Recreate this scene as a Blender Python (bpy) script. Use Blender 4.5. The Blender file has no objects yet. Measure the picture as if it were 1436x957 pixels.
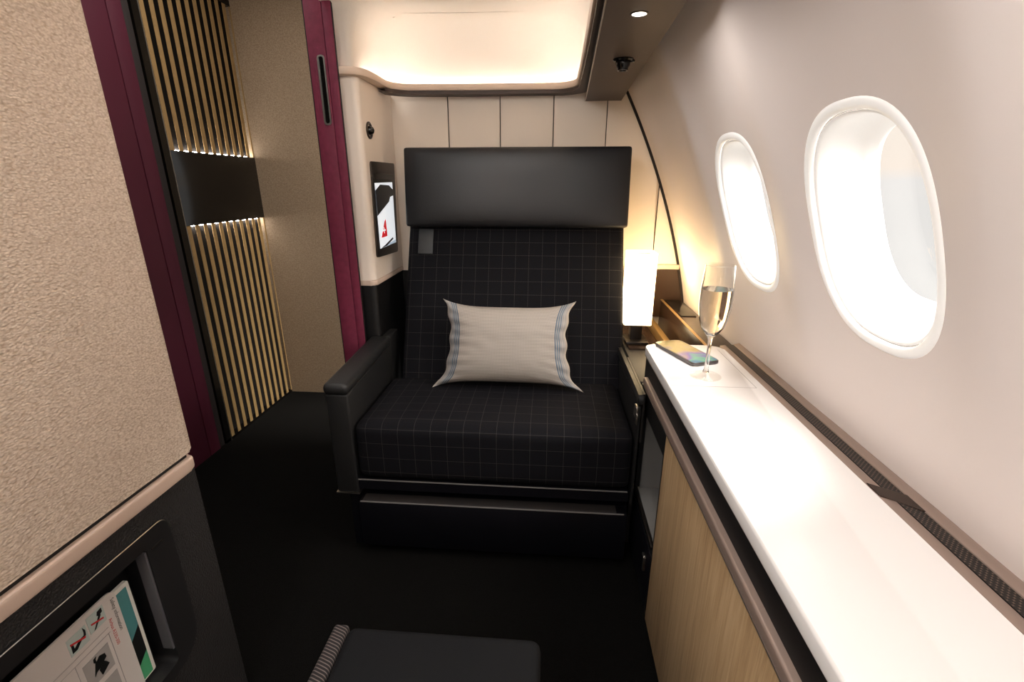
import bpy, bmesh, math, random
from mathutils import Vector, Matrix, noise
random.seed(7)
PI = math.pi
sc = bpy.context.scene
col = sc.collection

# ------------------------------------------------------------------ camera
F_PX = 657.165
up = Vector((0, 1967.5, -F_PX)).normalized()
fy = Vector((54, 219.5, F_PX)); fy = (fy - up * fy.dot(up)).normalized()
ax = fy.cross(up)
if ax.x < 0: ax = -ax
cd = bpy.data.cameras.new('camera'); cam = bpy.data.objects.new('camera', cd); col.objects.link(cam)
cd.sensor_width = 36; cd.lens = F_PX / 1436 * 36; cd.clip_start = 0.02
right = Vector((ax.x, fy.x, up.x)); upv = Vector((ax.y, fy.y, up.y)); back = -Vector((ax.z, fy.z, up.z))
cam.matrix_world = Matrix(((right.x, upv.x, back.x, 0), (right.y, upv.y, back.y, 0), (right.z, upv.z, back.z, 1.1), (0, 0, 0, 1)))
sc.camera = cam

# ------------------------------------------------------------------ materials
def C(r, g, b):
    f = lambda c: ((c / 255 + .055) / 1.055) ** 2.4 if c > 10 else c / 255 / 12.92
    return (f(r), f(g), f(b), 1)

def mat(name, color, rough=.5, metal=0, bump=0, bscale=60, var=0, vscale=20, coat=0, spec=.5, emit=None, estr=0, trans=0, ior=1.45, sheen=0, stretch=None, kind='noise'):
    m = bpy.data.materials.new(name); m.use_nodes = True
    nt = m.node_tree; N = nt.nodes; L = nt.links; b = N['Principled BSDF']
    b.inputs['Base Color'].default_value = color; b.inputs['Roughness'].default_value = rough
    b.inputs['Metallic'].default_value = metal; b.inputs['Coat Weight'].default_value = coat
    b.inputs['Specular IOR Level'].default_value = spec; b.inputs['Transmission Weight'].default_value = trans
    b.inputs['IOR'].default_value = ior; b.inputs['Sheen Weight'].default_value = sheen
    if emit: b.inputs['Emission Color'].default_value = emit; b.inputs['Emission Strength'].default_value = estr
    tc = N.new('ShaderNodeTexCoord'); mp = N.new('ShaderNodeMapping'); L.new(tc.outputs['Object'], mp.inputs[0])
    if stretch: mp.inputs['Scale'].default_value = stretch
    if var:
        n = N.new('ShaderNodeTexNoise'); n.inputs['Scale'].default_value = vscale; n.inputs['Detail'].default_value = 4
        L.new(mp.outputs[0], n.inputs['Vector'])
        r = N.new('ShaderNodeMapRange'); r.inputs[1].default_value = .3; r.inputs[2].default_value = .7
        r.inputs[3].default_value = 1 - var; r.inputs[4].default_value = 1 + var; L.new(n.outputs[0], r.inputs[0])
        mx = N.new('ShaderNodeMix'); mx.data_type = 'RGBA'; mx.blend_type = 'MULTIPLY'; mx.inputs[0].default_value = 1
        mx.inputs[6].default_value = color; L.new(r.outputs[0], mx.inputs[7]); L.new(mx.outputs[2], b.inputs['Base Color'])
    if bump:
        if kind == 'voronoi': n = N.new('ShaderNodeTexVoronoi'); n.inputs['Scale'].default_value = bscale
        else: n = N.new('ShaderNodeTexNoise'); n.inputs['Scale'].default_value = bscale; n.inputs['Detail'].default_value = 3
        L.new(mp.outputs[0], n.inputs['Vector'])
        bp = N.new('ShaderNodeBump'); bp.inputs['Strength'].default_value = bump; bp.inputs['Distance'].default_value = .003
        L.new(n.outputs[0], bp.inputs['Height']); L.new(bp.outputs[0], b.inputs['Normal'])
    return m

def grid_mat(name, base, line, period, width, rough=.8, weave=0):
    """fabric with a fine window-pane check, drawn from the UV map (metres)"""
    m = mat(name, base, rough, sheen=0, spec=.15); nt = m.node_tree; N = nt.nodes; L = nt.links; b = N['Principled BSDF']
    uv = N.new('ShaderNodeUVMap'); sp = N.new('ShaderNodeSeparateXYZ'); L.new(uv.outputs[0], sp.inputs[0])
    def mth(op, a, v=None):
        n = N.new('ShaderNodeMath'); n.operation = op
        for i, x in enumerate((a, v)):
            if x is None: continue
            if isinstance(x, (int, float)): n.inputs[i].default_value = x
            else: L.new(x, n.inputs[i])
        return n.outputs[0]
    outs = []
    for ch in (0, 1):
        f = mth('FRACT', mth('DIVIDE', sp.outputs[ch], period))
        ln = mth('LESS_THAN', f, width / period)
        dash = mth('LESS_THAN', mth('FRACT', mth('DIVIDE', sp.outputs[1 - ch], .0035)), .62)
        outs.append(mth('MULTIPLY', ln, dash))
    mask = mth('MAXIMUM', outs[0], outs[1])
    mx = N.new('ShaderNodeMix'); mx.data_type = 'RGBA'; mx.inputs[6].default_value = base; mx.inputs[7].default_value = line
    L.new(mask, mx.inputs[0]); L.new(mx.outputs[2], b.inputs['Base Color'])
    n = N.new('ShaderNodeTexNoise'); n.inputs['Scale'].default_value = 500
    bp = N.new('ShaderNodeBump'); bp.inputs['Strength'].default_value = .3; bp.inputs['Distance'].default_value = .002
    L.new(n.outputs[0], bp.inputs['Height']); L.new(bp.outputs[0], b.inputs['Normal'])
    return m

def weave_mat(name, c1, c2, scale, bump=.6, rough=.85):
    """pale woven wall textile: small mottled threads"""
    m = mat(name, c1, rough, spec=.2); nt = m.node_tree; N = nt.nodes; L = nt.links; b = N['Principled BSDF']
    tc = N.new('ShaderNodeTexCoord'); mp = N.new('ShaderNodeMapping'); L.new(tc.outputs['Object'], mp.inputs[0])
    mp.inputs['Scale'].default_value = (1, .75, 1.25)
    v = N.new('ShaderNodeTexVoronoi'); v.inputs['Scale'].default_value = scale; L.new(mp.outputs[0], v.inputs['Vector'])
    n = N.new('ShaderNodeTexNoise'); n.inputs['Scale'].default_value = scale * .8; n.inputs['Detail'].default_value = 5; L.new(mp.outputs[0], n.inputs['Vector'])
    ad = N.new('ShaderNodeMath'); ad.operation = 'MULTIPLY_ADD'; L.new(v.outputs['Distance'], ad.inputs[0]); ad.inputs[1].default_value = .7
    L.new(n.outputs[0], ad.inputs[2])
    r = N.new('ShaderNodeMapRange'); r.inputs[1].default_value = .5; r.inputs[2].default_value = 1.15; L.new(ad.outputs[0], r.inputs[0])
    mx = N.new('ShaderNodeMix'); mx.data_type = 'RGBA'; mx.inputs[6].default_value = c1; mx.inputs[7].default_value = c2
    L.new(r.outputs[0], mx.inputs[0]); L.new(mx.outputs[2], b.inputs['Base Color'])
    bp = N.new('ShaderNodeBump'); bp.inputs['Strength'].default_value = bump; bp.inputs['Distance'].default_value = .0015; bp.invert = True
    L.new(ad.outputs[0], bp.inputs['Height']); L.new(bp.outputs[0], b.inputs['Normal'])
    return m

def wood_mat(name, c1, c2, c3):
    m = mat(name, c1, .45, spec=.35); nt = m.node_tree; N = nt.nodes; L = nt.links; b = N['Principled BSDF']
    tc = N.new('ShaderNodeTexCoord'); mp = N.new('ShaderNodeMapping'); L.new(tc.outputs['Object'], mp.inputs[0])
    mp.inputs['Scale'].default_value = (1, 1, .035)
    n = N.new('ShaderNodeTexNoise'); n.inputs['Scale'].default_value = 190; n.inputs['Detail'].default_value = 6; n.inputs['Roughness'].default_value = .65
    L.new(mp.outputs[0], n.inputs['Vector'])
    n2 = N.new('ShaderNodeTexNoise'); n2.inputs['Scale'].default_value = 16; n2.inputs['Detail'].default_value = 2; L.new(mp.outputs[0], n2.inputs['Vector'])
    ad = N.new('ShaderNodeMath'); ad.operation = 'MULTIPLY_ADD'; L.new(n2.outputs[0], ad.inputs[0]); ad.inputs[1].default_value = .5; L.new(n.outputs[0], ad.inputs[2])
    cr = N.new('ShaderNodeValToRGB'); cr.color_ramp.elements[0].position = .5; cr.color_ramp.elements[0].color = c3
    cr.color_ramp.elements[1].position = 1.0; cr.color_ramp.elements[1].color = c2
    e = cr.color_ramp.elements.new(.72); e.color = c1
    L.new(ad.outputs[0], cr.inputs[0]); L.new(cr.outputs[0], b.inputs['Base Color'])
    bp = N.new('ShaderNodeBump'); bp.inputs['Strength'].default_value = .15; bp.inputs['Distance'].default_value = .001
    L.new(ad.outputs[0], bp.inputs['Height']); L.new(bp.outputs[0], b.inputs['Normal'])
    return m

def stripes_mat(name, c1, c2, coord, axis, freq, duty, rough=.7):
    m = mat(name, c1, rough, spec=.2); nt = m.node_tree; N = nt.nodes; L = nt.links; b = N['Principled BSDF']
    tc = N.new('ShaderNodeTexCoord'); dp = N.new('ShaderNodeVectorMath'); dp.operation = 'DOT_PRODUCT'; dp.inputs[1].default_value = axis
    L.new(tc.outputs[coord], dp.inputs[0])
    mu = N.new('ShaderNodeMath'); mu.operation = 'MULTIPLY'; mu.inputs[1].default_value = freq; L.new(dp.outputs['Value'], mu.inputs[0])
    fr = N.new('ShaderNodeMath'); fr.operation = 'FRACT'; L.new(mu.outputs[0], fr.inputs[0])
    lt = N.new('ShaderNodeMath'); lt.operation = 'LESS_THAN'; lt.inputs[1].default_value = duty; L.new(fr.outputs[0], lt.inputs[0])
    mx = N.new('ShaderNodeMix'); mx.data_type = 'RGBA'; mx.inputs[6].default_value = c1; mx.inputs[7].default_value = c2
    L.new(lt.outputs[0], mx.inputs[0]); L.new(mx.outputs[2], b.inputs['Base Color'])
    return m

M = {}
M['cream_weave'] = weave_mat('cream_weave', C(232, 216, 200), C(192, 171, 152), 290, .8)
M['taupe_weave'] = weave_mat('taupe_weave', C(164, 144, 121), C(138, 119, 98), 200, .3)
M['ceiling_weave'] = mat('ceiling_weave', C(228, 218, 206), .8, bump=.15, bscale=300, spec=.2)
M['lip'] = mat('lip_beige', C(220, 197, 178), .5, spec=.25)
M['cream'] = mat('cream_shell', C(238, 224, 210), .45, spec=.3)
M['cream_wall'] = mat('cream_leather_wall', C(232, 218, 203), .6, bump=.12, bscale=260, spec=.25)
M['rose_rail'] = mat('rose_beige_rail', C(206, 182, 166), .42, spec=.35)
M['burgundy'] = mat('burgundy_leather', C(112, 42, 63), .55, bump=.2, bscale=400, var=.12, vscale=60, spec=.3)
M['burgundy_dark'] = mat('dark_burgundy', C(74, 24, 40), .6, bump=.15, bscale=400, spec=.25)
M['bronze'] = mat('bronze_metal', C(160, 130, 86), .5, metal=.4, var=.08, vscale=30)
M['slat_back'] = mat('slat_backing', C(22, 19, 17), .65, spec=.12)
M['gloss_black'] = mat('gloss_black', C(14, 12, 10), .16, spec=.5)
M['seam'] = mat('seam_dark', C(30, 22, 20), .8)
M['leather'] = mat('black_leather', C(18, 17, 18), .42, bump=.25, bscale=420, spec=.45)
M['arm_leather'] = mat('arm_leather', C(29, 28, 28), .45, bump=.25, bscale=420, spec=.45)
M['head_leather'] = mat('headrest_leather', C(24, 24, 27), .38, bump=.12, bscale=350, spec=.5)
M['dark_plastic'] = mat('charcoal_plastic', C(38, 37, 38), .55, bump=.2, bscale=450, spec=.3)
M['dark_leather_panel'] = mat('charcoal_leather', C(44, 42, 42), .5, bump=.6, bscale=330, kind='voronoi', spec=.3)
M['seat_base'] = mat('midnight_base', C(9, 8, 14), .5, spec=.3)
M['metal'] = mat('brushed_metal', C(190, 185, 178), .3, metal=1)
M['bright_line'] = mat('bright_line', C(120, 116, 114), .5, metal=.2)
M['dark_metal'] = mat('dark_metal', C(70, 64, 60), .35, metal=.9)
M['rail_brown'] = mat('taupe_metal_rail', C(150, 131, 121), .4, metal=.3, spec=.5)
M['check'] = grid_mat('check_fabric', C(15, 14, 18), C(60, 57, 55), .047, .0015)
M['tag'] = mat('grey_tag', C(44, 46, 48), .5)
M['white_top'] = mat('white_worktop', C(246, 243, 241), .22, spec=.5, coat=.2)
M['wood'] = wood_mat('light_oak', C(180, 151, 114), C(200, 174, 138), C(148, 119, 86))
M['black'] = mat('black_matte', C(10, 9, 10), .6)
M['niche'] = mat('niche_grey', C(120, 118, 116), .45)
M['ledge_grey'] = mat('ledge_grey', C(50, 46, 45), .5)
M['console_grey'] = mat('console_grey', C(46, 42, 40), .5, bump=.15, bscale=420)
M['pocket_black'] = mat('pocket_black', C(26, 25, 26), .5)
M['side_grey'] = mat('side_grey', C(100, 98, 102), .4, metal=.3)
M['brown'] = mat('brown_laminate', C(50, 36, 28), .24, spec=.5)
M['gold_strip'] = mat('gold_strip', C(176, 142, 92), .3, metal=.6)
M['sidewall'] = mat('sidewall_white', C(230, 219, 214), .5, spec=.25)
M['window_white_glow'] = mat('window_white_glow', C(247, 245, 242), .4, spec=.3, emit=(1, .98, .96, 1), estr=.16)  # slight emission put in so frame and reveal glow as if daylit
M['gap'] = mat('gap_grey', C(150, 145, 142), .7)
M['bin'] = mat('bin_brown', C(72, 60, 54), .5, spec=.3, bump=.05, bscale=300)
M['carpet'] = mat('dark_carpet', C(15, 14, 13), .95, bump=.7, bscale=500, var=.25, vscale=250, spec=.05)
M['glass'] = mat('clear_glass', (1, 1, 1, 1), 0, trans=1, ior=1.45)
def pane_mat():
    m = bpy.data.materials.new('window_pane'); m.use_nodes = True; nt = m.node_tree; N = nt.nodes; L = nt.links
    N.remove(N['Principled BSDF']); t = N.new('ShaderNodeBsdfTransparent'); t.inputs[0].default_value = (.96, .96, .96, 1)
    g = N.new('ShaderNodeBsdfGlossy'); g.inputs['Roughness'].default_value = .05; mx = N.new('ShaderNodeMixShader'); mx.inputs[0].default_value = .04
    L.new(t.outputs[0], mx.inputs[1]); L.new(g.outputs[0], mx.inputs[2]); L.new(mx.outputs[0], N['Material Output'].inputs[0]); return m
def thin_glass():
    m = bpy.data.materials.new('thin_glass'); m.use_nodes = True; nt = m.node_tree; N = nt.nodes; L = nt.links
    N.remove(N['Principled BSDF']); t = N.new('ShaderNodeBsdfTransparent'); t.inputs[0].default_value = (.95, .94, .92, 1)
    g = N.new('ShaderNodeBsdfGlossy'); g.inputs['Roughness'].default_value = .02; mx = N.new('ShaderNodeMixShader'); mx.inputs[0].default_value = .14
    L.new(t.outputs[0], mx.inputs[1]); L.new(g.outputs[0], mx.inputs[2]); L.new(mx.outputs[0], N['Material Output'].inputs[0]); return m
M['thin_glass'] = thin_glass()
M['pane'] = pane_mat()
M['wine'] = mat('champagne', C(252, 240, 218), 0, trans=1, ior=1.33)
M['paper'] = mat('card_white', C(205, 196, 190), .4)
M['paper_edge'] = mat('booklet_white', C(222, 216, 206), .4)
M['teal'] = mat('teal_ink', C(78, 132, 134), .4)
M['ink'] = mat('black_ink', C(16, 18, 18), .5)
M['green'] = mat('green_ink', C(74, 160, 112), .4)
M['red'] = mat('red_ink', C(190, 44, 44), .45)
M['pale_tile'] = mat('pale_green_ink', C(176, 188, 182), .45)
M['line_grey'] = mat('grey_ink', C(160, 154, 150), .5)
M['screen_white'] = mat('screen_white', C(230, 235, 240), .2, emit=C(228, 234, 240), estr=.75)
M['screen_dark'] = mat('screen_dark', C(20, 22, 30), .2)
M['screen_red'] = mat('screen_red', C(205, 30, 40), .2, emit=C(205, 30, 40), estr=.5)
M['screen_blue'] = mat('screen_blue', C(190, 205, 218), .2, emit=C(190, 205, 218), estr=.5)
M['shade'] = mat('lamp_shade', C(255, 240, 220), .6, emit=(1, .74, .42, 1), estr=6.5)
M['led'] = mat('led_strip', C(255, 240, 220), .6, emit=(1, .97, .92, 1), estr=36)
M['led_cool'] = mat('led_white', C(255, 250, 245), .6, emit=(1, .95, .9, 1), estr=70)
M['downlight'] = mat('downlight_glow', C(255, 250, 245), .6, emit=(1, .95, .88, 1), estr=7)
M['ottoman'] = mat('ottoman_fabric', C(13, 14, 17), .75, bump=.1, bscale=500, spec=.2)
M['ottoman_strip'] = stripes_mat('ottoman_strip', C(34, 31, 32), C(96, 88, 86), 'Object', (.35, 1, 0), 190, .32)
M['phone_case'] = mat('graphite_case', C(96, 92, 92), .3, metal=.8)

# ------------------------------------------------------------------ mesh helpers
def box(bm, a, b, bev=0, seg=2):
    a, b = Vector(a), Vector(b); c = (a + b) / 2; s = b - a
    r = bmesh.ops.create_cube(bm, size=1, matrix=Matrix.Translation(c) @ Matrix.Diagonal((abs(s.x), abs(s.y), abs(s.z), 1)))
    if bev:
        es = list({e for v in r['verts'] for e in v.link_edges})
        bmesh.ops.bevel(bm, geom=es, offset=bev, segments=seg, affect='EDGES', profile=.5)
    return bm

def hexa(bm, p, bev=0, seg=2):
    """p: 8 points, bottom ring of four then top ring of four"""
    v = [bm.verts.new(q) for q in p]
    fs = [bm.faces.new([v[i] for i in f]) for f in ((3, 2, 1, 0), (4, 5, 6, 7), (0, 1, 5, 4), (1, 2, 6, 5), (2, 3, 7, 6), (3, 0, 4, 7))]
    if bev:
        es = list({e for f in fs for e in f.edges})
        bmesh.ops.bevel(bm, geom=es, offset=bev, segments=seg, affect='EDGES', profile=.5)
    return bm

def prism(bm, pts, axis, a, b, bev=0, seg=2):
    """extrude a 2-D outline along an axis ('x','y','z') from a to b"""
    def P(p, t): return {'x': (t, p[0], p[1]), 'y': (p[0], t, p[1]), 'z': (p[0], p[1], t)}[axis]
    v0 = [bm.verts.new(P(p, a)) for p in pts]; v1 = [bm.verts.new(P(p, b)) for p in pts]
    n = len(pts); f0 = bm.faces.new(v0); f1 = bm.faces.new(v1[::-1])
    sides = [bm.faces.new((v0[i], v1[i], v1[(i + 1) % n], v0[(i + 1) % n])) for i in range(n)]
    if bev:
        bmesh.ops.bevel(bm, geom=list(f0.edges) + list(f1.edges), offset=bev, segments=seg, affect='EDGES', profile=.5)
    return bm

def rounded(pts, r, n=6):
    """2-D closed polygon with its corners rounded (r: one radius or one for each corner)"""
    out = []; k = len(pts)
    for i in range(k):
        p = Vector(pts[i]); q = Vector(pts[i - 1]); s = Vector(pts[(i + 1) % k]); rr = r[i] if isinstance(r, (list, tuple)) else r
        if rr <= 0: out.append(tuple(p)); continue
        d1 = (q - p).normalized(); d2 = (s - p).normalized()
        a, b = p + d1 * rr, p + d2 * rr
        for j in range(n + 1):
            t = j / n; out.append(tuple((1 - t) ** 2 * a + 2 * t * (1 - t) * p + t * t * b))
    return out

def tube(bm, path, r, n=8, closed=False):
    rings = []; path = [Vector(p) for p in path]; m = len(path)
    for i, p in enumerate(path):
        t = (path[(i + 1) % m] - path[i - 1]) if closed else (path[min(i + 1, m - 1)] - path[max(i - 1, 0)])
        t.normalize(); a = Vector((0, 0, 1)) if abs(t.z) < .9 else Vector((1, 0, 0))
        u = t.cross(a).normalized(); w = t.cross(u)
        rings.append([bm.verts.new(p + (u * math.cos(2 * PI * k / n) + w * math.sin(2 * PI * k / n)) * r) for k in range(n)])
    for i in range(m if closed else m - 1):
        A, B = rings[i], rings[(i + 1) % m]
        for k in range(n): bm.faces.new((A[k], A[(k + 1) % n], B[(k + 1) % n], B[k]))
    if not closed: bm.faces.new(rings[0][::-1]); bm.faces.new(rings[-1])
    return bm

def lathe(bm, prof, n=48, mtx=Matrix.Identity(4)):
    rings = []
    for r, z in prof:
        if r < 1e-6: rings.append([bm.verts.new(mtx @ Vector((0, 0, z)))])
        else: rings.append([bm.verts.new(mtx @ Vector((r * math.cos(2 * PI * k / n), r * math.sin(2 * PI * k / n), z))) for k in range(n)])
    for A, B in zip(rings, rings[1:]):
        for k in range(n):
            j = (k + 1) % n
            if len(A) == 1 and len(B) == 1: continue
            if len(A) == 1: bm.faces.new((A[0], B[j], B[k]))
            elif len(B) == 1: bm.faces.new((A[k], A[j], B[0]))
            else: bm.faces.new((A[k], A[j], B[j], B[k]))
    return bm

def rbox(bm, s, r, crown=(0, 0, 0), mtx=Matrix.Identity(4), div=14, uvo=(0, 0)):
    """upholstered block: rounded box of size s with edge radius r, faces crowned outward; UVs in metres"""
    h = Vector(s) / 2; uv = bm.loops.layers.uv.verify()
    def axis(i):
        a = h[i]; k = [-a, -a + r * .2, -a + r * .5, -a + r]
        mid = [-(a - r) + 2 * (a - r) * j / div for j in range(1, div)]
        return k + mid + [-q for q in k[::-1]]
    A = [axis(i) for i in range(3)]; new = []; cache = {}
    def vert(p):
        key = tuple(round(q, 6) for q in p)
        if key in cache: return cache[key]
        c = Vector([max(-(h[i] - r), min(h[i] - r, p[i])) for i in range(3)]); d = Vector(p) - c
        q = c + d.normalized() * r if d.length > 1e-9 else Vector(p)
        for i in range(3):
            if crown[i] and abs(p[i]) > h[i] - 1e-6:
                j, k = (i + 1) % 3, (i + 2) % 3
                q[i] += math.copysign(crown[i], p[i]) * max(0, 1 - (p[j] / h[j]) ** 4) * max(0, 1 - (p[k] / h[k]) ** 4)
        v = bm.verts.new(mtx @ q); cache[key] = v; return v
    for i in range(3):
        j, k = (i + 1) % 3, (i + 2) % 3
        for sg in (-1, 1):
            for a in range(len(A[j]) - 1):
                for b in range(len(A[k]) - 1):
                    pts = []
                    for (x, y) in ((a, b), (a + 1, b), (a + 1, b + 1), (a, b + 1)):
                        p = [0, 0, 0]; p[i] = sg * h[i]; p[j] = A[j][x]; p[k] = A[k][y]; pts.append(p)
                    if sg < 0: pts = pts[::-1]
                    f = bm.faces.new([vert(p) for p in pts])
                    for lp, p in zip(f.loops, pts):
                        P = [p[q] + h[q] for q in range(3)]
                        lp[uv].uv = {0: (P[1], P[2]), 1: (P[0], P[2]), 2: (P[0], P[1] + s[2])}[i]
                        lp[uv].uv = (lp[uv].uv[0] + uvo[0], lp[uv].uv[1] + uvo[1])
    return bm

def text_mesh(bm, s, size, mtx):
    cu = bpy.data.curves.new('writing', 'FONT'); cu.body = s; cu.size = size; cu.resolution_u = 2
    o = bpy.data.objects.new('writing', cu); col.objects.link(o)
    dg = bpy.context.evaluated_depsgraph_get(); me = bpy.data.meshes.new_from_object(o.evaluated_get(dg))
    me.transform(mtx); bm.from_mesh(me)
    bpy.data.objects.remove(o); bpy.data.curves.remove(cu); bpy.data.meshes.remove(me)

def B(): return bmesh.new()

def tag(o, label=None, cat=None, group=None, kind=None):
    if label: o['label'] = label
    if cat: o['category'] = cat
    if group: o['group'] = group
    if kind: o['kind'] = kind
    return o

LOC = {}
def thing(name, label, cat, loc, group=None):
    o = bpy.data.objects.new(name, None); col.objects.link(o); o.location = loc; o.empty_display_size = .05
    LOC[o] = Vector(loc); return tag(o, label, cat, group)

def obj(name, bm, m, parent=None, label=None, smooth=35, norm=True, loc=None):
    """link a bmesh built in world coordinates as one object"""
    if norm: bmesh.ops.recalc_face_normals(bm, faces=bm.faces[:])
    base = Vector((0, 0, 0))
    if parent is not None: base = LOC[parent]
    else:
        xs = [v.co for v in bm.verts]
        base = Vector(loc) if loc else Vector([(min(v[i] for v in xs) + max(v[i] for v in xs)) / 2 for i in (0, 1)] + [min(v[2] for v in xs)])
    bmesh.ops.translate(bm, verts=bm.verts[:], vec=-base)
    me = bpy.data.meshes.new(name); bm.to_mesh(me); bm.free(); me.materials.append(M[m] if isinstance(m, str) else m)
    if smooth:
        me.shade_smooth(); me.set_sharp_from_angle(angle=math.radians(smooth))
    o = bpy.data.objects.new(name, me); col.objects.link(o)
    if parent is not None: o.parent = parent; LOC[o] = base
    else: o.location = base; LOC[o] = base
    if label: o['label'] = label
    return o

def struct(name, bm, m, parent=None, label=None, cat=None, **k):
    o = obj(name, bm, m, parent, **k)
    o['kind'] = 'structure'
    if label: o['label'] = label
    if cat and parent is None: o['category'] = cat
    return o

# ------------------------------------------------------------------ setting: shell of the cabin
YB = 1.85
def fx(z): return -.238 * z * z + .129 * z + .552          # cabin side profile

bm = B(); box(bm, (-1.6, -1.1, -.03), (.62, 2.4, 0)); struct('floor', bm, 'carpet', label='near-black woven carpet of the suite and aisle', cat='floor')
bm = B(); box(bm, (-1.6, -1.1, 1.95), (.3, 2.4, 1.98)); struct('ceiling', bm, 'ceiling_weave', label='plain upper ceiling above the suite', cat='ceiling')
bm = B(); box(bm, (-1.6, -1.13, 0), (.62, -1.1, 1.95)); struct('wall_front', bm, 'cream_wall', label='wall behind the viewer', cat='wall')
bm = B(); box(bm, (-1.56, -1.1, 0), (-1.5, 1.44, 1.95)); box(bm, (-1.56, 1.44, 0), (-1.5, 2.4, 1.95)); struct('wall_left', bm, 'black', label='dark aisle wall behind the slatted screen', cat='wall')
bm = B(); prism(bm, rounded([(-1.5, 2.3), (-.72, 2.3), (-.72, 2.36), (-1.5, 2.36)], 0), 'z', 0, 1.95)
struct('wall_aisle', bm, 'taupe_weave', label='taupe woven textile wall beyond the burgundy door edge', cat='wall')

# back wall: five upright cream leather panels with dark seams, cut along the cabin side curve
bm = B()
seams = [-.60, -.377, -.187, .005, .194, .40]
ztop = 1.415
for a, b in zip(seams, seams[1:] + [None]):
    a += .0012 if a < .39 else .0004
    if b is not None and b < .39:
        box(bm, (a, YB, .5), (b - .0012, YB + .03, ztop), .003)
    else:
        z0 = .80
        pts = []
        zs = [z0 + (1.43 - z0) * i / 20 for i in range(21)]
        if b is not None:
            b -= .0004
            pts = [(a, z0), (b, z0)] + [(min(b, fx(z)), z) for z in zs if fx(z) < b] + [(a, 1.43)]
        else:
            pts = [(a, z0), (fx(z0), z0)] + [(fx(z), z) for z in zs[1:] if fx(z) > a + .002] + []
            zt = next(z0 + q * .001 for q in range(800) if fx(z0 + q * .001) < a); pts = [(a, z0)] + [(fx(z), z) for z in zs if fx(z) > a + .002] + [(a, zt)]
        prism(bm, pts, 'y', YB, YB + .03)
box(bm, (-.6, YB + .006, .5), (.195, YB + .05, 1.5)); box(bm, (.19, YB + .02, .5), (.56, YB + .05, 1.5))
struct('wall_back', bm, 'cream_wall', label='cream leather panelled wall behind the seat', cat='wall')
bm = B()
for x in seams[1:5]: box(bm, (x - .0012, YB + .001, .8), (x + .0012, YB + .008, ztop))
box(bm, (.3995, YB + .001, .8), (.4005, YB + .01, 1.11))
struct('trim_1', bm, 'seam', label='dark seams between the cream wall panels', cat='trim')
bm = B(); tube(bm, [(fx(z) - .004, YB - .004, z) for z in [.66 + .78 * i / 30 for i in range(31)]], .0055)
struct('trim_2', bm, 'seam', label='dark curved edging where the back wall meets the cabin side', cat='trim')
bm = B(); prism(bm, [(.30, .60), (fx(.6) + .01, .60), (fx(.79), .79), (.30, .79)], 'y', YB - .004, YB + .03)
struct('wall_wainscot', bm, 'brown', label='brown lower panel of the back wall beside the lamp', cat='wall')
bm = B(); box(bm, (.30, YB - .012, .79), (fx(.8) - .002, YB + .02, .808), .003); struct('trim_3', bm, 'rose_rail', label='pale ledge trim above the brown lower panel', cat='trim')

# cabin side wall with two window bays
WIN = [(.682, 1.037), (1.092, 1.037)]
HW, HH = .122, .150
def ridge(y):
    d = min(abs(y - (.887 + .41 * k)) for k in range(-5, 5))
    return -.016 * math.exp(-(d / .07) ** 2)
def SW(y, z, depth=0):
    x = fx(z) + (ridge(y) * min(1, max(0, (z - .66) / .25)))
    t = -.476 * z + .129; n = Vector((1, 0, -t)).normalized()
    return Vector((x, y, z)) + n * depth
def oval(th, hw=HW, hh=HH, p=2.6):
    c, s = math.cos(th), math.sin(th)
    r = (abs(c / hw) ** p + abs(s / hh) ** p) ** (-1 / p)
    return r * c, r * s
bm = B()
z0, z1 = .78, 1.30; NT = 96; Q = 24
def lin(a, b, n): return [a + (b - a) * i / n for i in range(n + 1)]
def grid(ys, zs):
    V = [[bm.verts.new(SW(y, z)) for z in zs] for y in ys]
    for i in range(len(ys) - 1):
        for j in range(len(zs) - 1): bm.faces.new((V[i][j], V[i][j + 1], V[i + 1][j + 1], V[i + 1][j]))
bays = [(cy - .205, cy + .205) for cy, cz in WIN]
Y0, Y1 = -1.1, 1.88
segs = [lin(Y0, bays[0][0], 60), lin(*bays[0], Q), lin(*bays[1], Q), lin(bays[1][1], Y1, 24)]
zmid = lin(z0, z1, Q)
for q, ys in enumerate(segs):
    grid(ys, lin(0, z0, 14)); grid(ys, lin(z1, 1.96, 16))
    if q in (0, 3): grid(ys, zmid)
for (cy, cz), (ya, yb) in zip(WIN, bays):
    yq = lin(ya, yb, Q); bd = [(yb, z) for z in zmid[:-1]] + [(y, z1) for y in yq[:0:-1]] + [(ya, z) for z in zmid[:0:-1]] + [(y, z0) for y in yq[:-1]]
    th = [math.atan2((z - cz) / (z1 - z0), (y - cy) / (yb - ya)) for y, z in bd]
    rings = []
    for q in range(9):
        f = q / 8; ring = []
        for k, (by, bz) in enumerate(bd):
            ox, oz = oval(th[k], HW + .014, HH + .014)
            ring.append(bm.verts.new(SW(cy + ox + (by - cy - ox) * f, cz + oz + (bz - cz - oz) * f)))
        rings.append(ring)
    for A, Bq in zip(rings, rings[1:]):
        for k in range(NT): bm.faces.new((A[k], A[(k + 1) % NT], Bq[(k + 1) % NT], Bq[k]))
bmesh.ops.remove_doubles(bm, verts=bm.verts[:], dist=.0004)
struct('wall_right', bm, 'sidewall', label='pale curved cabin sidewall with two windows', cat='wall', smooth=60)

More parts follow.
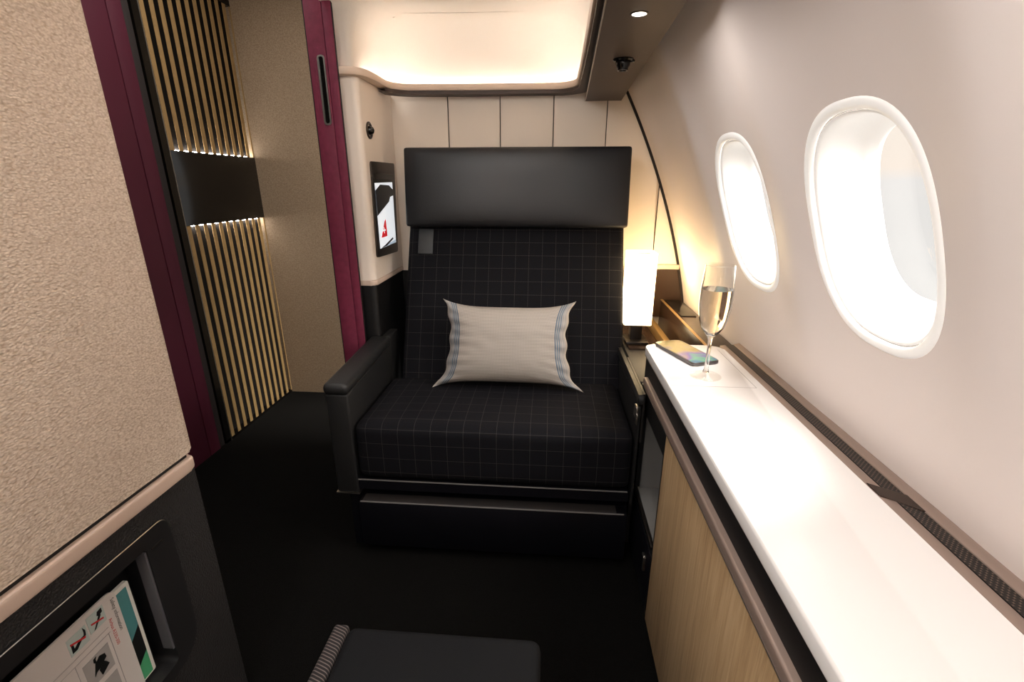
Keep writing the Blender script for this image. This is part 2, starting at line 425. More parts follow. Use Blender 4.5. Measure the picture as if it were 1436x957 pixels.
def loft(bm, rings):
    R = [[bm.verts.new(p) for p in r] for r in rings]; n = len(R[0])
    for A, Bq in zip(R, R[1:]):
        for k in range(n): bm.faces.new((A[k], A[(k + 1) % n], Bq[(k + 1) % n], Bq[k]))
    return R
def ring_at(cy, cz, grow, depth, lift=0):
    out = []
    for k in range(NT):
        a, b = oval(2 * PI * k / NT, HW + grow, HH + grow); out.append(SW(cy + a, cz + b, depth))
    return out
wl = ['large oval cabin window nearest the viewer', 'smaller-looking oval cabin window beyond the champagne glass']
for i, (cy, cz) in enumerate(WIN):
    w = bpy.data.objects.new('window_%d' % (i + 1), None); col.objects.link(w); p = SW(cy, cz); w.location = p; LOC[w] = p
    tag(w, wl[i], 'window', kind='structure')
    bm = B(); loft(bm, [ring_at(cy, cz, g, d) for g, d in ((.0165, .004), (.0145, -.0002), (.011, -.0022), (.007, -.003), (.003, -.0024), (.001, 0), (.0005, .006))])
    struct('window_frame', bm, 'window_white_glow', w, smooth=80)
    bm = B(); loft(bm, [ring_at(cy, cz, g, d) for g, d in ((.003, .004), (-.0025, .005))])
    struct('window_gap', bm, 'gap', w, smooth=80)
    bm = B(); loft(bm, [ring_at(cy, cz, g, d) for g, d in ((-.001, .0035), (-.003, .003), (-.006, .007), (-.011, .02), (-.017, .04), (-.026, .058), (-.036, .066), (-.037, .072))])
    struct('window_reveal', bm, 'window_white_glow', w, smooth=80)
    bm = B(); r = ring_at(cy, cz, -.034, .069); v = [bm.verts.new(q) for q in r]; bm.faces.new(v)
    struct('window_pane', bm, 'pane', w, smooth=0)

# cove ceiling: lip, lit slot, curved cove and flat centre
def arc2(c, r, a0, a1, n=6): return [(c[0] + r * math.cos(a0 + (a1 - a0) * i / n), c[1] + r * math.sin(a0 + (a1 - a0) * i / n)) for i in range(n + 1)]
line = [(-.66, 1.512), (-.64, 1.512), (-.61, 1.512)]
line += [(-.585, 1.520), (-.568, 1.54), (-.562, 1.56), (-.558, 1.60), (-.556, 1.66)]
line += arc2((-.476, 1.70), .08, PI, PI / 2, 10)[1:]
line += [(-.40, 1.785), (-.25, 1.792), (-.1, 1.795)]
line += arc2((-.005, 1.71), .086, PI / 2, 0, 12)
line += [(.08, 1.5), (.075, 1.2), (.067, .9), (.05, .3), (.03, -.5), (.02, -1.0)]
line = [Vector((a, b)) for a, b in line]
nrm = []
for i in range(len(line)):
    t = (line[min(i + 1, len(line) - 1)] - line[max(i - 1, 0)]).normalized(); nrm.append(Vector((-t.y, t.x)))   # outward (left of travel)
def off(d, z): return [Vector(((p + n * d).x, (p + n * d).y, z)) for p, n in zip(line, nrm)]
def strip(bm, rows):
    R = [[bm.verts.new(p) for p in r] for r in rows]
    for A, Bq in zip(R, R[1:]):
        for k in range(len(A) - 1): bm.faces.new((A[k], A[k + 1], Bq[k + 1], Bq[k]))
    return R
bm = B(); rows = [off(d, z) for d, z in ((.034, 1.414), (.036, 1.46), (.034, 1.50), (.022, 1.545), (-.005, 1.585), (-.04, 1.606), (-.078, 1.614))]
R = strip(bm, rows)
bm.faces.new(R[-1] + [bm.verts.new((-.70, -1.0, 1.614))])
struct('ceiling_cove', bm, 'ceiling_weave', label='recessed cove ceiling glowing along its edges', cat='ceiling', smooth=50)
bm = B(); prof = [(-.002, 1.409), (-.005, 1.414), (-.005, 1.424), (-.002, 1.4285), (.004, 1.430), (.008, 1.428), (.010, 1.414), (.036, 1.413), (.036, 1.409), (.02, 1.407)]
strip(bm, [off(d, z) for d, z in prof + prof[:1]]); struct('trim_4', bm, 'lip', label='rounded cream lip around the cove ceiling', cat='trim', smooth=50)
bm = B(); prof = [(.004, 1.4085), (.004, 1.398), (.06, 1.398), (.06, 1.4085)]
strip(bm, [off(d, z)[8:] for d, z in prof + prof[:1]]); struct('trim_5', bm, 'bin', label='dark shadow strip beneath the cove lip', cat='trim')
bm = B(); tube(bm, [tuple(p) for p in off(.022, 1.4195)[6:]], .0032, 6)
tag(obj('light_strip', bm, 'led'), 'warm light strip tucked behind the cream ceiling lip', 'light')

# ------------------------------------------------------------------ overhead bin with its lamp and air nozzle
def bl(y): return .0815 + .0355 * (y - .89)
def br(y): return .211 + .031 * (y - .89)
t = thing('overhead_bin', 'brown overhead bin edge running above the windows', 'overhead bin', (.16, .4, 1.379))
bm = B(); ya, yb = -1.0, YB - .001
hexa(bm, [(bl(ya), ya, 1.379), (br(ya), ya, 1.379), (br(yb), yb, 1.379), (bl(yb), yb, 1.379), (bl(ya), ya, 1.400), (br(ya) + .004, ya, 1.42), (br(yb) + .004, yb, 1.42), (bl(yb), yb, 1.400)], .002)
obj('bottom_panel', bm, 'bin', t)
bm = B(); hexa(bm, [(bl(ya) + .045, ya, 1.40), (br(ya), ya, 1.40), (br(yb), yb, 1.40), (bl(yb) + .045, yb, 1.40), (bl(ya) + .045, ya, 1.9), (br(ya) - .10, ya, 1.9), (br(yb) - .1, yb, 1.9), (bl(yb) + .045, yb, 1.9)])
obj('bin_body', bm, 'bin', t)
bm = B(); hexa(bm, [(bl(ya) - .0012, ya, 1.3785), (bl(ya) + .001, ya, 1.3785), (bl(yb) + .001, yb, 1.3785), (bl(yb) - .0012, yb, 1.3785), (bl(ya) - .0012, ya, 1.381), (bl(ya) + .001, ya, 1.381), (bl(yb) + .001, yb, 1.381), (bl(yb) - .0012, yb, 1.381)])
obj('edge_strip', bm, 'metal', t, 'thin bright metal edge')
t = thing('recessed_downlight', 'small round glowing downlight in the underside of the overhead bin', 'light', (.145, .957, 1.379))
T = Matrix.Translation((.145, .957, 1.379))
bm = B(); lathe(bm, [(0, -.0006), (.0125, -.0006), (.0125, .0)], 32, T); obj('diffuser', bm, 'downlight', t)
bm = B(); lathe(bm, [(.0125, .0), (.0128, -.0016), (.0155, -.0012), (.0158, 0)], 32, T); obj('rim', bm, 'dark_metal', t)
t = thing('air_nozzle', 'black ball air nozzle under the overhead bin', 'air vent', (.163, 1.268, 1.379))
T = Matrix.Translation((.163, 1.268, 1.379))
bm = B(); lathe(bm, [(.024, 0), (.024, -.002), (.02, -.005), (.017, -.004)], 32, T); obj('collar', bm, 'gloss_black', t)
bm = B(); lathe(bm, [(.017, -.002), (.0175, -.008), (.0165, -.014), (.013, -.019), (.0125, -.024), (.009, -.024), (.008, -.018), (0, -.018)], 32, T); obj('nozzle', bm, 'gloss_black', t)
bm = B(); box(bm, (.18, 1.264, 1.372), (.19, 1.272, 1.378), .002); obj('adjuster_tab', bm, 'gloss_black', t)

# ------------------------------------------------------------------ left privacy panel with literature pocket
PX = -.66
t = thing('privacy_panel', 'cream woven privacy panel with charcoal base at the near left', 'partition', (-.70, .2, 0))
out = rounded([(PX, .728), (PX, -.6), (PX - .06, -.6), (PX - .06, .728)], [.012, .01, .01, .012], 5)
bm = B(); prism(bm, out, 'z', .626, 1.95, .006, 3); obj('fabric_panel', bm, 'cream_weave', t)
out = rounded([(PX + .004, .726), (PX + .004, -.6), (PX - .06, -.6), (PX - .06, .726)], [.02, .01, .01, .02], 6)
bm = B(); prism(bm, out, 'z', .592, .615, .004, 3); obj('rail', bm, 'rose_rail', t, 'rose-beige moulded rail')
bm = B(); prism(bm, rounded([(PX - .008, .715), (PX - .008, -.6), (PX - .05, -.6), (PX - .05, .715)], 0), 'z', .612, .63); obj('shadow_gap', bm, 'black', t)
# lower panel: opening for the pocket is left between strips
bm = B(); zp0, zp1, yp0, yp1 = .25, .552, .05, .634
box(bm, (PX - .055, -.6, 0), (PX - .002, yp0, .592)); box(bm, (PX - .055, yp1 - .006, 0), (PX - .002, .722, .592), .004)
box(bm, (PX - .055, yp0, 0), (PX - .002, yp1, zp0 + .006)); box(bm, (PX - .055, yp0, zp1 - .004), (PX - .002, yp1, .592))
outer = rounded([(yp1, zp1), (yp0, zp1), (yp0, zp0), (yp1, zp0)], [.028, .028, .028, .07], 8)
loops = [[(.7185, 0), (.7185, .592), (-.6, .592), (-.6, 0)], outer]; es = []
for lp in loops:
    vs = [bm.verts.new((PX - .0015, a, b)) for a, b in lp]
    es += [bm.edges.new((vs[i], vs[(i + 1) % len(vs)])) for i in range(len(vs))]
bmesh.ops.triangle_fill(bm, use_beauty=True, edges=es)
low = obj('lower_panel', bm, 'dark_leather_panel', t, 'charcoal leather lower panel')
# pocket frame ring: rounded outer, opening inside
def ringplate(bm, outer, inner, x0, x1):
    n = len(outer)
    for x, fl in ((x1, 0), (x0, 1)):
        pass
    vo1 = [bm.verts.new((x1, a, b)) for a, b in outer]; vi1 = [bm.verts.new((x1 - .001, a, b)) for a, b in inner]
    vo0 = [bm.verts.new((x0, a, b)) for a, b in outer]; vi0 = [bm.verts.new((x0, a, b)) for a, b in inner]
    for k in range(n):
        j = (k + 1) % n
        bm.faces.new((vo1[k], vo1[j], vi1[j], vi1[k])); bm.faces.new((vo0[k], vo1[k], vo1[j], vo0[j])) if False else bm.faces.new((vo0[k], vo0[j], vo1[j], vo1[k]))
        bm.faces.new((vi1[k], vi1[j], vi0[j], vi0[k]))
    return bm
outer = rounded([(yp1, zp1), (yp0, zp1), (yp0, zp0), (yp1, zp0)], [.028, .028, .028, .07], 8)
inner = rounded([(.583, .522), (yp0 + .03, .522), (yp0 + .03, .272), (.583, .272)], [.006, .01, .01, .012], 8)
bm = B(); ringplate(bm, outer, inner, PX - .05, PX + .003)
obj('pocket_frame', bm, 'pocket_black', t, 'smooth charcoal pocket frame')
bm = B(); box(bm, (PX - .052, yp0 + .01, .262), (PX - .048, yp1 - .01, .54)); obj('pocket_back', bm, 'black', t)
bm = B(); tube(bm, [(PX + .003, .07, zp1 + .0005)] + [(PX + .003, a, b) for a, b in outer[7::-1]], .0010, 6); obj('frame_highlight', bm, 'metal', t, 'highlight along the pocket frame edge, made as a thin bright line')  # edge highlight modelled as a thin metal tube
bm = B(); box(bm, (PX + .002, .590, .5135), (PX + .0042, .614, .5165), .0008); obj('slot_mark', bm, 'dark_metal', t)
bm = B(); prism(bm, rounded([(.5795, .515), (.5835, .515), (.5835, .30), (.5795, .30)], .0015), 'x', PX - .020, PX - .001); obj('pocket_side', bm, 'side_grey', t, 'satin side lip of the pocket')

# booklet and safety card standing in the pocket
t = thing('booklet', 'white booklet edge with teal, black and green blocks behind the safety card', 'booklet', (PX - .03, .45, .29))
bm = B(); prism(bm, rounded([(.562, .476), (.36, .476), (.36, .276), (.562, .276)], .004), 'x', PX - .032, PX - .026); obj('cover', bm, 'paper_edge', t)
x = PX - .0255
bm = B(); prism(bm, [(.556, .468), (.53, .468), (.53, .358), (.556, .386)], 'x', x - .001, x); obj('teal_block', bm, 'teal', t)
bm = B(); prism(bm, [(.556, .386), (.53, .358), (.53, .304), (.556, .328)], 'x', x - .001, x); obj('black_block', bm, 'ink', t)
bm = B(); prism(bm, [(.556, .328), (.53, .304), (.53, .279), (.556, .279)], 'x', x - .001, x); obj('green_block', bm, 'green', t)
t = thing('safety_card', 'white safety instruction card with pictograms in the left wall pocket', 'card', (PX - .018, .4, .29))
x = PX - .016
bm = B(); prism(bm, rounded([(.530, .492), (.30, .492), (.30, .276), (.530, .276)], [.016, .004, .004, .004]), 'x', x - .003, x); obj('sheet', bm, 'paper', t)
def wr(s, size, y, z, m, nm):
    bm = B(); text_mesh(bm, s, size, Matrix(((0, 0, 1, x + .0006), (0, 1, 0, y), (-1, 0, 0, z), (0, 0, 0, 1)))); obj(nm, bm, m, t, smooth=0, norm=False)
wr('Safety information', .0088, .5195, .480, 'ink', 'black_writing')
wr('Airbus A330-300', .0078, .5085, .451, 'red', 'red_writing')
def flat(name, polys, m, dx=.0005):
    bm = B()
    for p in polys: prism(bm, p, 'x', x + dx - .0004, x + dx)
    return obj(name, bm, m, t, smooth=0)
flat('pictogram_tile', [[(.480, .484), (.507, .484), (.507, .454), (.480, .454)], [(.448, .478), (.477, .478), (.477, .448), (.448, .448)]], 'pale_tile')
flat('pictogram_tile', [[(.455, .418), (.497, .418), (.497, .372), (.455, .372)], [(.455, .362), (.497, .362), (.497, .32), (.455, .32)]], 'line_grey', .0003)
flat('candle_pictogram', [[(.497, .480), (.504, .481), (.504, .474), (.500, .472), (.501, .471), (.489, .456), (.486, .455), (.497, .472), (.495, .474)]], 'ink', .0009)
flat('heel_pictogram', [[(.472, .477), (.475, .470), (.474, .462), (.470, .460), (.467, .460), (.458, .452), (.451, .452), (.452, .469), (.455, .464), (.455, .457), (.463, .463), (.471, .464), (.472, .468)]], 'ink', .0009)
flat('passenger_pictogram', [[(.480, .411), (.488, .407), (.489, .399), (.484, .396), (.487, .391), (.490, .384), (.476, .376), (.474, .388), (.4765, .391), (.470, .389), (.466, .385), (.470, .399), (.472, .405), (.470, .408), (.471, .414), (.476, .415), (.474, .411), (.474, .406)]], 'ink', .0009)
flat('prohibition_stroke', [[(.484, .470), (.503, .464), (.503, .461), (.484, .467)], [(.451, .469), (.473, .461), (.472, .458), (.451, .466)]], 'red', .0012)
flat('frame_line', [[(.31, .4405), (.505, .4405), (.505, .4398), (.31, .4398)], [(.31, .4305), (.505, .4305), (.505, .4298), (.31, .4298)], [(.502, .43), (.5028, .43), (.5028, .29), (.502, .29)], [(.447, .43), (.4476, .43), (.4476, .29), (.447, .29)]], 'line_grey', .0007)

# ------------------------------------------------------------------ aisle side: burgundy door and bronze slat screen
t = thing('suite_door', 'dark burgundy suite door across the aisle, left of the bronze slats', 'door', (-1.44, 1.58, 0))
bm = B(); box(bm, (-1.47, 1.42, 0), (-1.415, 1.636, 1.95), .003); box(bm, (-1.47, 1.639, 0), (-1.415, 1.70, 1.95), .003); obj('door_leaf', bm, 'burgundy_dark', t)
bm = B(); box(bm, (-1.47, 1.703, 0), (-1.42, 1.735, 1.95), .003); obj('edge_seal', bm, 'seam', t)
SX = -1.415
t = thing('slatted_screen', 'bronze slatted decorative screen on the far side of the aisle', 'screen', (SX, 2.05, 0))
bm = B(); box(bm, (SX - .07, 1.755, 0), (SX - .034, 2.36, 1.86)); obj('backing', bm, 'slat_back', t)
bm = B(); box(bm, (SX - .07, 1.74, 0), (SX, 1.772, 1.86)); box(bm, (SX - .07, 1.74, 1.836), (SX, 2.36, 1.86)); box(bm, (SX - .07, 1.74, 0), (SX, 2.36, .012)); box(bm, (SX - .07, 2.338, 0), (SX - .002, 2.36, 1.86)); obj('frame', bm, 'gloss_black', t)
bm = B(); box(bm, (SX - .002, 1.7705, 0), (SX + .0015, 1.7735, 1.86)); obj('frame_edge', bm, 'metal', t, 'thin bright metal edge')
bm = B(); box(bm, (SX - .034, 1.772, .945), (SX + .002, 2.338, 1.222), .002); obj('centre_band', bm, 'gloss_black', t, 'glossy black band between the slats')
n = 12; p = (2.338 - 1.776) / n
for nm, za, zb in (('upper_slats', 1.222, 1.836), ('lower_slats', .012, .945)):
    bm = B()
    for k in range(n):
        y = 1.778 + k * p; box(bm, (SX - .003, y, za), (SX, y + .0205, zb), .0004, 1)
    obj(nm, bm, 'bronze', t)
bm = B(); box(bm, (SX - .032, 1.778, 1.2225), (SX - .024, 2.336, 1.226)); box(bm, (SX - .032, 1.778, .941), (SX - .024, 2.336, .9445)); obj('light_strip', bm, 'led_cool', t, 'white light strips along the black band')

# ------------------------------------------------------------------ burgundy door post with recessed pull
t = thing('sliding_door', 'burgundy leather sliding door edge with a slim metal pull, left of the seat', 'door', (-.67, 1.53, 0))
bm = B(); box(bm, (-.709, 1.50, 0), (-.6555, 1.528, 1.95), .003); obj('leather_panel', bm, 'burgundy', t)
bm = B(); box(bm, (-.6545, 1.50, 0), (-.628, 1.508, 1.95), .002); obj('edge_panel', bm, 'burgundy', t)
bm = B(); box(bm, (-.712, 1.503, 0), (-.706, 1.53, 1.95)); box(bm, (-.6555, 1.506, 0), (-.6545, 1.52, 1.95)); box(bm, (-.630, 1.502, 0), (-.6262, 1.508, 1.95)); obj('edge_seal', bm, 'black', t)
hx, hz0, hz1 = -.672, 1.27, 1.456
bm = B(); o1 = rounded([(hx - .0115, hz0), (hx + .0115, hz0), (hx + .0115, hz1), (hx - .0115, hz1)], .011, 6); i1 = rounded([(hx - .007, hz0 + .0045), (hx + .007, hz0 + .0045), (hx + .007, hz1 - .0045), (hx - .007, hz1 - .0045)], .0068, 6)
k = len(o1); R = [[bm.verts.new((a, y, b)) for a, b in r] for r, y in ((o1, 1.501), (o1, 1.4965), (i1, 1.4965), (i1, 1.501))]
for A, Bq in zip(R, R[1:]):
    for q in range(k): bm.faces.new((A[q], A[(q + 1) % k], Bq[(q + 1) % k], Bq[q]))
pull = obj('door_pull', bm, 'metal', t, 'slim oval metal pull')
bm = B(); prism(bm, i1, 'y', 1.4992, 1.5005); obj('pull_recess', bm, 'gloss_black', pull)

# ------------------------------------------------------------------ seat side shell (left of the seat) with screen and lamp
SHX = -.585
t = thing('seat_shell', 'cream side shell with charcoal base between door and seat', 'seat shell', (-.63, 1.69, 0))
outl = rounded([(SHX, 1.535), (SHX, YB - .002), (-.70, YB - .002), (-.70, 1.535)], [.022, 0, 0, 0], 8)
bm = B(); prism(bm, outl, 'z', .79, 1.4075, .002); obj('upper_shell', bm, 'cream', t)
outl = rounded([(SHX + .002, 1.533), (SHX + .002, YB - .004), (-.70, YB - .004), (-.70, 1.533)], [.022, 0, 0, 0], 8)
bm = B(); prism(bm, outl, 'z', .772, .7895, .004); obj('trim_rail', bm, 'rose_rail', t, 'rose-beige trim rail')
outl = rounded([(SHX - .002, 1.537), (SHX - .002, YB - .004), (-.70, YB - .004), (-.70, 1.537)], [.022, 0, 0, 0], 8)
bm = B(); prism(bm, outl, 'z', 0, .7715); obj('lower_shell', bm, 'leather', t, 'charcoal lower shell')

def yz_poly(bm, pts, x0, x1, r=0): prism(bm, rounded(pts, r) if r else pts, 'x', x0, x1)
bm = B(); box(bm, (SHX - .015, YB - .006, 0), (-.3, YB + .004, .772)); struct('wall_lower', bm, 'leather', label='charcoal lower part of the back wall behind the seat', cat='wall')
t = thing('control_screen', 'dark handset screen with a lit display set in the cream side shell', 'screen', (SHX, 1.69, .86))
bm = B(); yz_poly(bm, [(1.578, 1.172), (1.815, 1.174), (1.782, .856), (1.562, .864)], SHX - .001, SHX + .006, .012); obj('bezel', bm, 'dark_metal', t)
bm = B(); yz_poly(bm, [(1.592, 1.105), (1.772, 1.108), (1.764, .893), (1.592, .890)], SHX, SHX + .0068); obj('display', bm, 'screen_white', t)
bm = B(); yz_poly(bm, [(1.592, 1.082), (1.64, 1.100), (1.73, 1.098), (1.7725, 1.082), (1.7715, 1.062), (1.735, 1.058), (1.72, 1.042), (1.592, 1.0)], SHX, SHX + .0073); obj('dark_graphic', bm, 'screen_dark', t)
bm = B(); yz_poly(bm, [(1.655, .978), (1.668, .984), (1.672, .925), (1.612, .925)], SHX, SHX + .0075); obj('red_emblem', bm, 'screen_red', t)
bm = B(); yz_poly(bm, [(1.640, .958), (1.6445, .958), (1.6445, .938), (1.640, .938)], SHX, SHX + .0079); yz_poly(bm, [(1.629, .9505), (1.656, .9505), (1.656, .9455), (1.629, .9455)], SHX, SHX + .0078); obj('white_cross', bm, 'screen_white', t)
bm = B(); yz_poly(bm, [(1.64, .897), (1.73, .915), (1.735, .909), (1.66, .893), (1.60, .878 + .013)], SHX, SHX + .0076); obj('dark_wing', bm, 'screen_dark', t)
bm = B(); yz_poly(bm, [(1.595, .8905), (1.763, .893), (1.763, .904), (1.70, .9), (1.64, .894)], SHX, SHX + .0072); obj('pale_band', bm, 'screen_blue', t)
bm = B(); box(bm, (SHX, 1.60, 1.118), (SHX + .0066, 1.785, 1.136)); obj('sensor_strip', bm, 'gloss_black', t)
t = thing('reading_light', 'small round swivel reading light set in the cream side shell', 'light', (SHX, 1.6, 1.265))
T = Matrix.Translation((SHX, 1.600, 1.265)) @ Matrix.Rotation(PI / 2, 4, 'Y')
bm = B(); lathe(bm, [(.026, -.004), (.026, .003), (.022, .005), (.017, .003), (.015, -.002), (0, -.002)], 32, T); obj('ring', bm, 'dark_metal', t)
bm = B(); lathe(bm, [(.014, -.002), (.013, .008), (.009, .014), (.004, .0165), (0, .0165)], 24, T); obj('lamp_head', bm, 'gloss_black', t)

# ------------------------------------------------------------------ seat
S = thing('suite_seat', 'wide black seat in fine checked fabric with leather headrest and arms', 'seat', (-.15, 1.45, 0))
x0, x1 = -.545, .246
bm = B(); rbox(bm, (x1 - x0, .36, .178), .024, (0, .004, .012), Matrix.Translation(((x0 + x1) / 2, 1.148 + .18, .274 + .089)), 16, (.012, .02)); obj('seat_cushion', bm, 'check', S)
ang = math.atan2(.225, .515)
T = Matrix.Translation((-.1235, 1.478, .40)) @ Matrix.Rotation(-ang, 4, 'X') @ Matrix.Translation((0, .06, .3175))
bm = B(); rbox(bm, (.774, .13, .645), .02, (0, .010, 0), T, 16, (.03, .015)); bk = obj('backrest', bm, 'check', S)
T2 = T @ Matrix.Translation((-.318, -.0755, .228)); bm = B(); box(bm, (-.027, -.003, -.046), (.027, .003, .046), .002)
bmesh.ops.transform(bm, matrix=T2, verts=bm.verts[:]); obj('fabric_tab', bm, 'tag', bk, 'plain grey tab at the top corner')
T = Matrix.Translation((-.12, 1.728, 1.086)) @ Matrix.Rotation(-.12, 4, 'X')
bm = B(); rbox(bm, (.776, .085, .264), .009, (0, -.010, 0), T, 16); hd = obj('headrest', bm, 'head_leather', S, 'smooth black leather headrest')
bm = B(); box(bm, (-.385 + -.12, 1.73, .955), (.385 - .12, 1.76, .968)); obj('headrest_mount', bm, 'black', S)
# arms
def arm(xa, xb, ya, yb, zlow, zt0, zt1, nm):
    bm = B(); hexa(bm, [(xa, ya, zlow), (xb, ya, zlow), (xb, yb, zlow), (xa, yb, zlow), (xa, ya, zt0 - .03), (xb, ya, zt0 - .03), (xb, yb, zt1 - .03), (xa, yb, zt1 - .03)], .006, 3)
    a = obj(nm, bm, 'arm_leather', S)
    bm = B(); hexa(bm, [(xa - .004, ya - .006, zt0 - .031), (xb + .004, ya - .006, zt0 - .031), (xb + .004, yb, zt1 - .031), (xa - .004, yb, zt1 - .031), (xa - .004, ya - .006, zt0 + .002), (xb + .004, ya - .006, zt0 + .002), (xb + .004, yb, zt1 + .002), (xa - .004, yb, zt1 + .002)], .014, 5)
    obj('arm_pad', bm, 'arm_leather', a); return a
arm(-.613, -.548, 1.146, 1.530, .225, .575, .596, 'armrest')
bm = B(); box(bm, (-.580, 1.529, .225), (-.548, 1.62, .596), .006); obj('armrest_rear', bm, 'arm_leather', S)
a = arm(.249, .257, 1.15, 1.60, .225, .570, .566, 'armrest')
bm = B(); box(bm, (-.617, 1.145, .221), (-.546, 1.3, .2255)); obj('edge_strip', bm, 'metal', S, 'bright strip under the left arm')
bm = B(); box(bm, (.236, 1.125, .515), (.246, 1.15, .55), .003); box(bm, (.238, 1.118, .5), (.243, 1.13, .53), .002); obj('seat_belt_buckle', bm, 'metal', S, 'small silver buckle')
# base
bm = B(); box(bm, (-.598, 1.19, 0), (.25, 1.72, .192)); box(bm, (-.556, 1.25, .19), (.246, 1.68, .275)); obj('base', bm, 'seat_base', S)
bm = B(); box(bm, (-.556, 1.150, .03), (.246, 1.19, .190), .004); obj('drawer_front', bm, 'seat_base', S)
bm = B(); box(bm, (-.545, 1.152, .1905), (.215, 1.19, .1925)); obj('drawer_ledge', bm, 'ledge_grey', S, 'dull grey ledge on the drawer front')
bm = B(); box(bm, (-.549, 1.1485, .1905), (.236, 1.1525, .1930)); box(bm, (-.548, 1.150, .2675), (.24, 1.154, .2697)); obj('metal_strip', bm, 'bright_line', S, 'two thin bright metal lines')
bm = B(); box(bm, (-.55, 1.152, .236), (.243, 1.2, .2665)); obj('cushion_rail', bm, 'seat_base', S)

# pillow
def pillow():
    bm = B(); uv = bm.loops.layers.uv.verify(); nu, nv = 64, 44; Vs = {}
    for side in (1, -1):
        for i in range(nu + 1):
            for j in range(nv + 1):
                u = -1 + 2 * i / nu; v = -1 + 2 * j / nv
                edge = i in (0, nu) or j in (0, nv)
                if edge and side == -1: Vs[(side, i, j)] = Vs[(1, i, j)]; continue
                hw = .226 + .010 * (-v) ; sx = hw * (.845 + .155 * abs(v) ** 2.6)
                if v < -.8: sx += .012 * ((-v - .8) / .2)
                sz = .147 * (.83 + .17 * abs(u) ** 4)
                X = u * sx; Z = v * sz
                if abs(u) > .78: X += .0036 * (abs(u) - .78) / .22 * math.sin(v * 13 + (1.2 if u > 0 else 0)) * math.copysign(1, u)
                th = .062 * max(0, 1 - abs(u) ** 3.2) ** .6 * max(0, 1 - abs(v) ** 2.8) ** .6
                w = .0028 * math.sin(26 * v + 5 * u + 4 * abs(u)) * min(1, (abs(u) * 1.15) ** 4) * (1 if th > .004 else .3)
                w += .002 * noise.noise(Vector((u * 4, v * 4, side)))
                Yq = -side * (th + (w if not edge else 0)) + (.004 * math.sin(v * 15) * (abs(u) > .9) if edge else 0)
                Vs[(side, i, j)] = bm.verts.new((X, Yq, Z))
        for i in range(nu):
            for j in range(nv):
                q = [(i, j), (i + 1, j), (i + 1, j + 1), (i, j + 1)]
                if side == -1: q = q[::-1]
                f = bm.faces.new([Vs[(side, a, b)] for a, b in q])
                for lp, (a, b) in zip(f.loops, q): lp[uv].uv = (-1 + 2 * a / nu, -1 + 2 * b / nv)
    T = Matrix.Translation((-.127, 1.442, .603)) @ Matrix.Rotation(-.30, 4, 'X') @ Matrix.Rotation(.002, 4, 'Y')
    bmesh.ops.transform(bm, matrix=T, verts=bm.verts[:]); return bm
m = mat('pillow_linen', C(206, 197, 188), .85, spec=.15, bump=.25, bscale=700); M['pillow'] = m
nt = m.node_tree; N = nt.nodes; L = nt.links; b = N['Principled BSDF']
uvn = N.new('ShaderNodeUVMap'); sp = N.new('ShaderNodeSeparateXYZ'); L.new(uvn.outputs[0], sp.inputs[0])
def mth(op, a, v=None, w=None):
    n = N.new('ShaderNodeMath'); n.operation = op
    for i, q in enumerate((a, v, w)):
        if q is None: continue
        if isinstance(q, (int, float)): n.inputs[i].default_value = q
        else: L.new(q, n.inputs[i])
    return n.outputs[0]
au = mth('ABSOLUTE', sp.outputs[0])
fine = mth('LESS_THAN', mth('FRACT', mth('MULTIPLY', sp.outputs[1], 27)), .35)
fineu = mth('LESS_THAN', mth('FRACT', mth('MULTIPLY', sp.outputs[0], 48)), .3)
inner_ = mth('LESS_THAN', au, .79)
fm = mth('MULTIPLY', mth('MULTIPLY_ADD', fine, .5, mth('MULTIPLY', fineu, .25)), inner_)
band = mth('MULTIPLY', mth('GREATER_THAN', au, .80), mth('LESS_THAN', au, .97))
bs = mth('MULTIPLY', band, mth('MULTIPLY_ADD', mth('LESS_THAN', mth('FRACT', mth('MULTIPLY', au, 30)), .5), .5, .42))
bs = mth('MULTIPLY', bs, mth('MULTIPLY_ADD', mth('GREATER_THAN', au, .9), -.5, 1.0))
edge_l = mth('MULTIPLY', mth('GREATER_THAN', au, .795), mth('LESS_THAN', au, .805))
m1 = N.new('ShaderNodeMix'); m1.data_type = 'RGBA'; m1.inputs[6].default_value = C(172, 163, 155); m1.inputs[7].default_value = C(84, 77, 72); L.new(fm, m1.inputs[0])
m2 = N.new('ShaderNodeMix'); m2.data_type = 'RGBA'; L.new(m1.outputs[2], m2.inputs[6]); m2.inputs[7].default_value = C(84, 102, 118); L.new(bs, m2.inputs[0])
m3 = N.new('ShaderNodeMix'); m3.data_type = 'RGBA'; L.new(m2.outputs[2], m3.inputs[6]); m3.inputs[7].default_value = C(90, 96, 106); L.new(edge_l, m3.inputs[0])
L.new(m3.outputs[2], b.inputs['Base Color'])
tag(obj('pillow', pillow(), 'pillow', smooth=80), 'pale linen pillow with blue-grey side stripes leaning on the seat back', 'pillow')

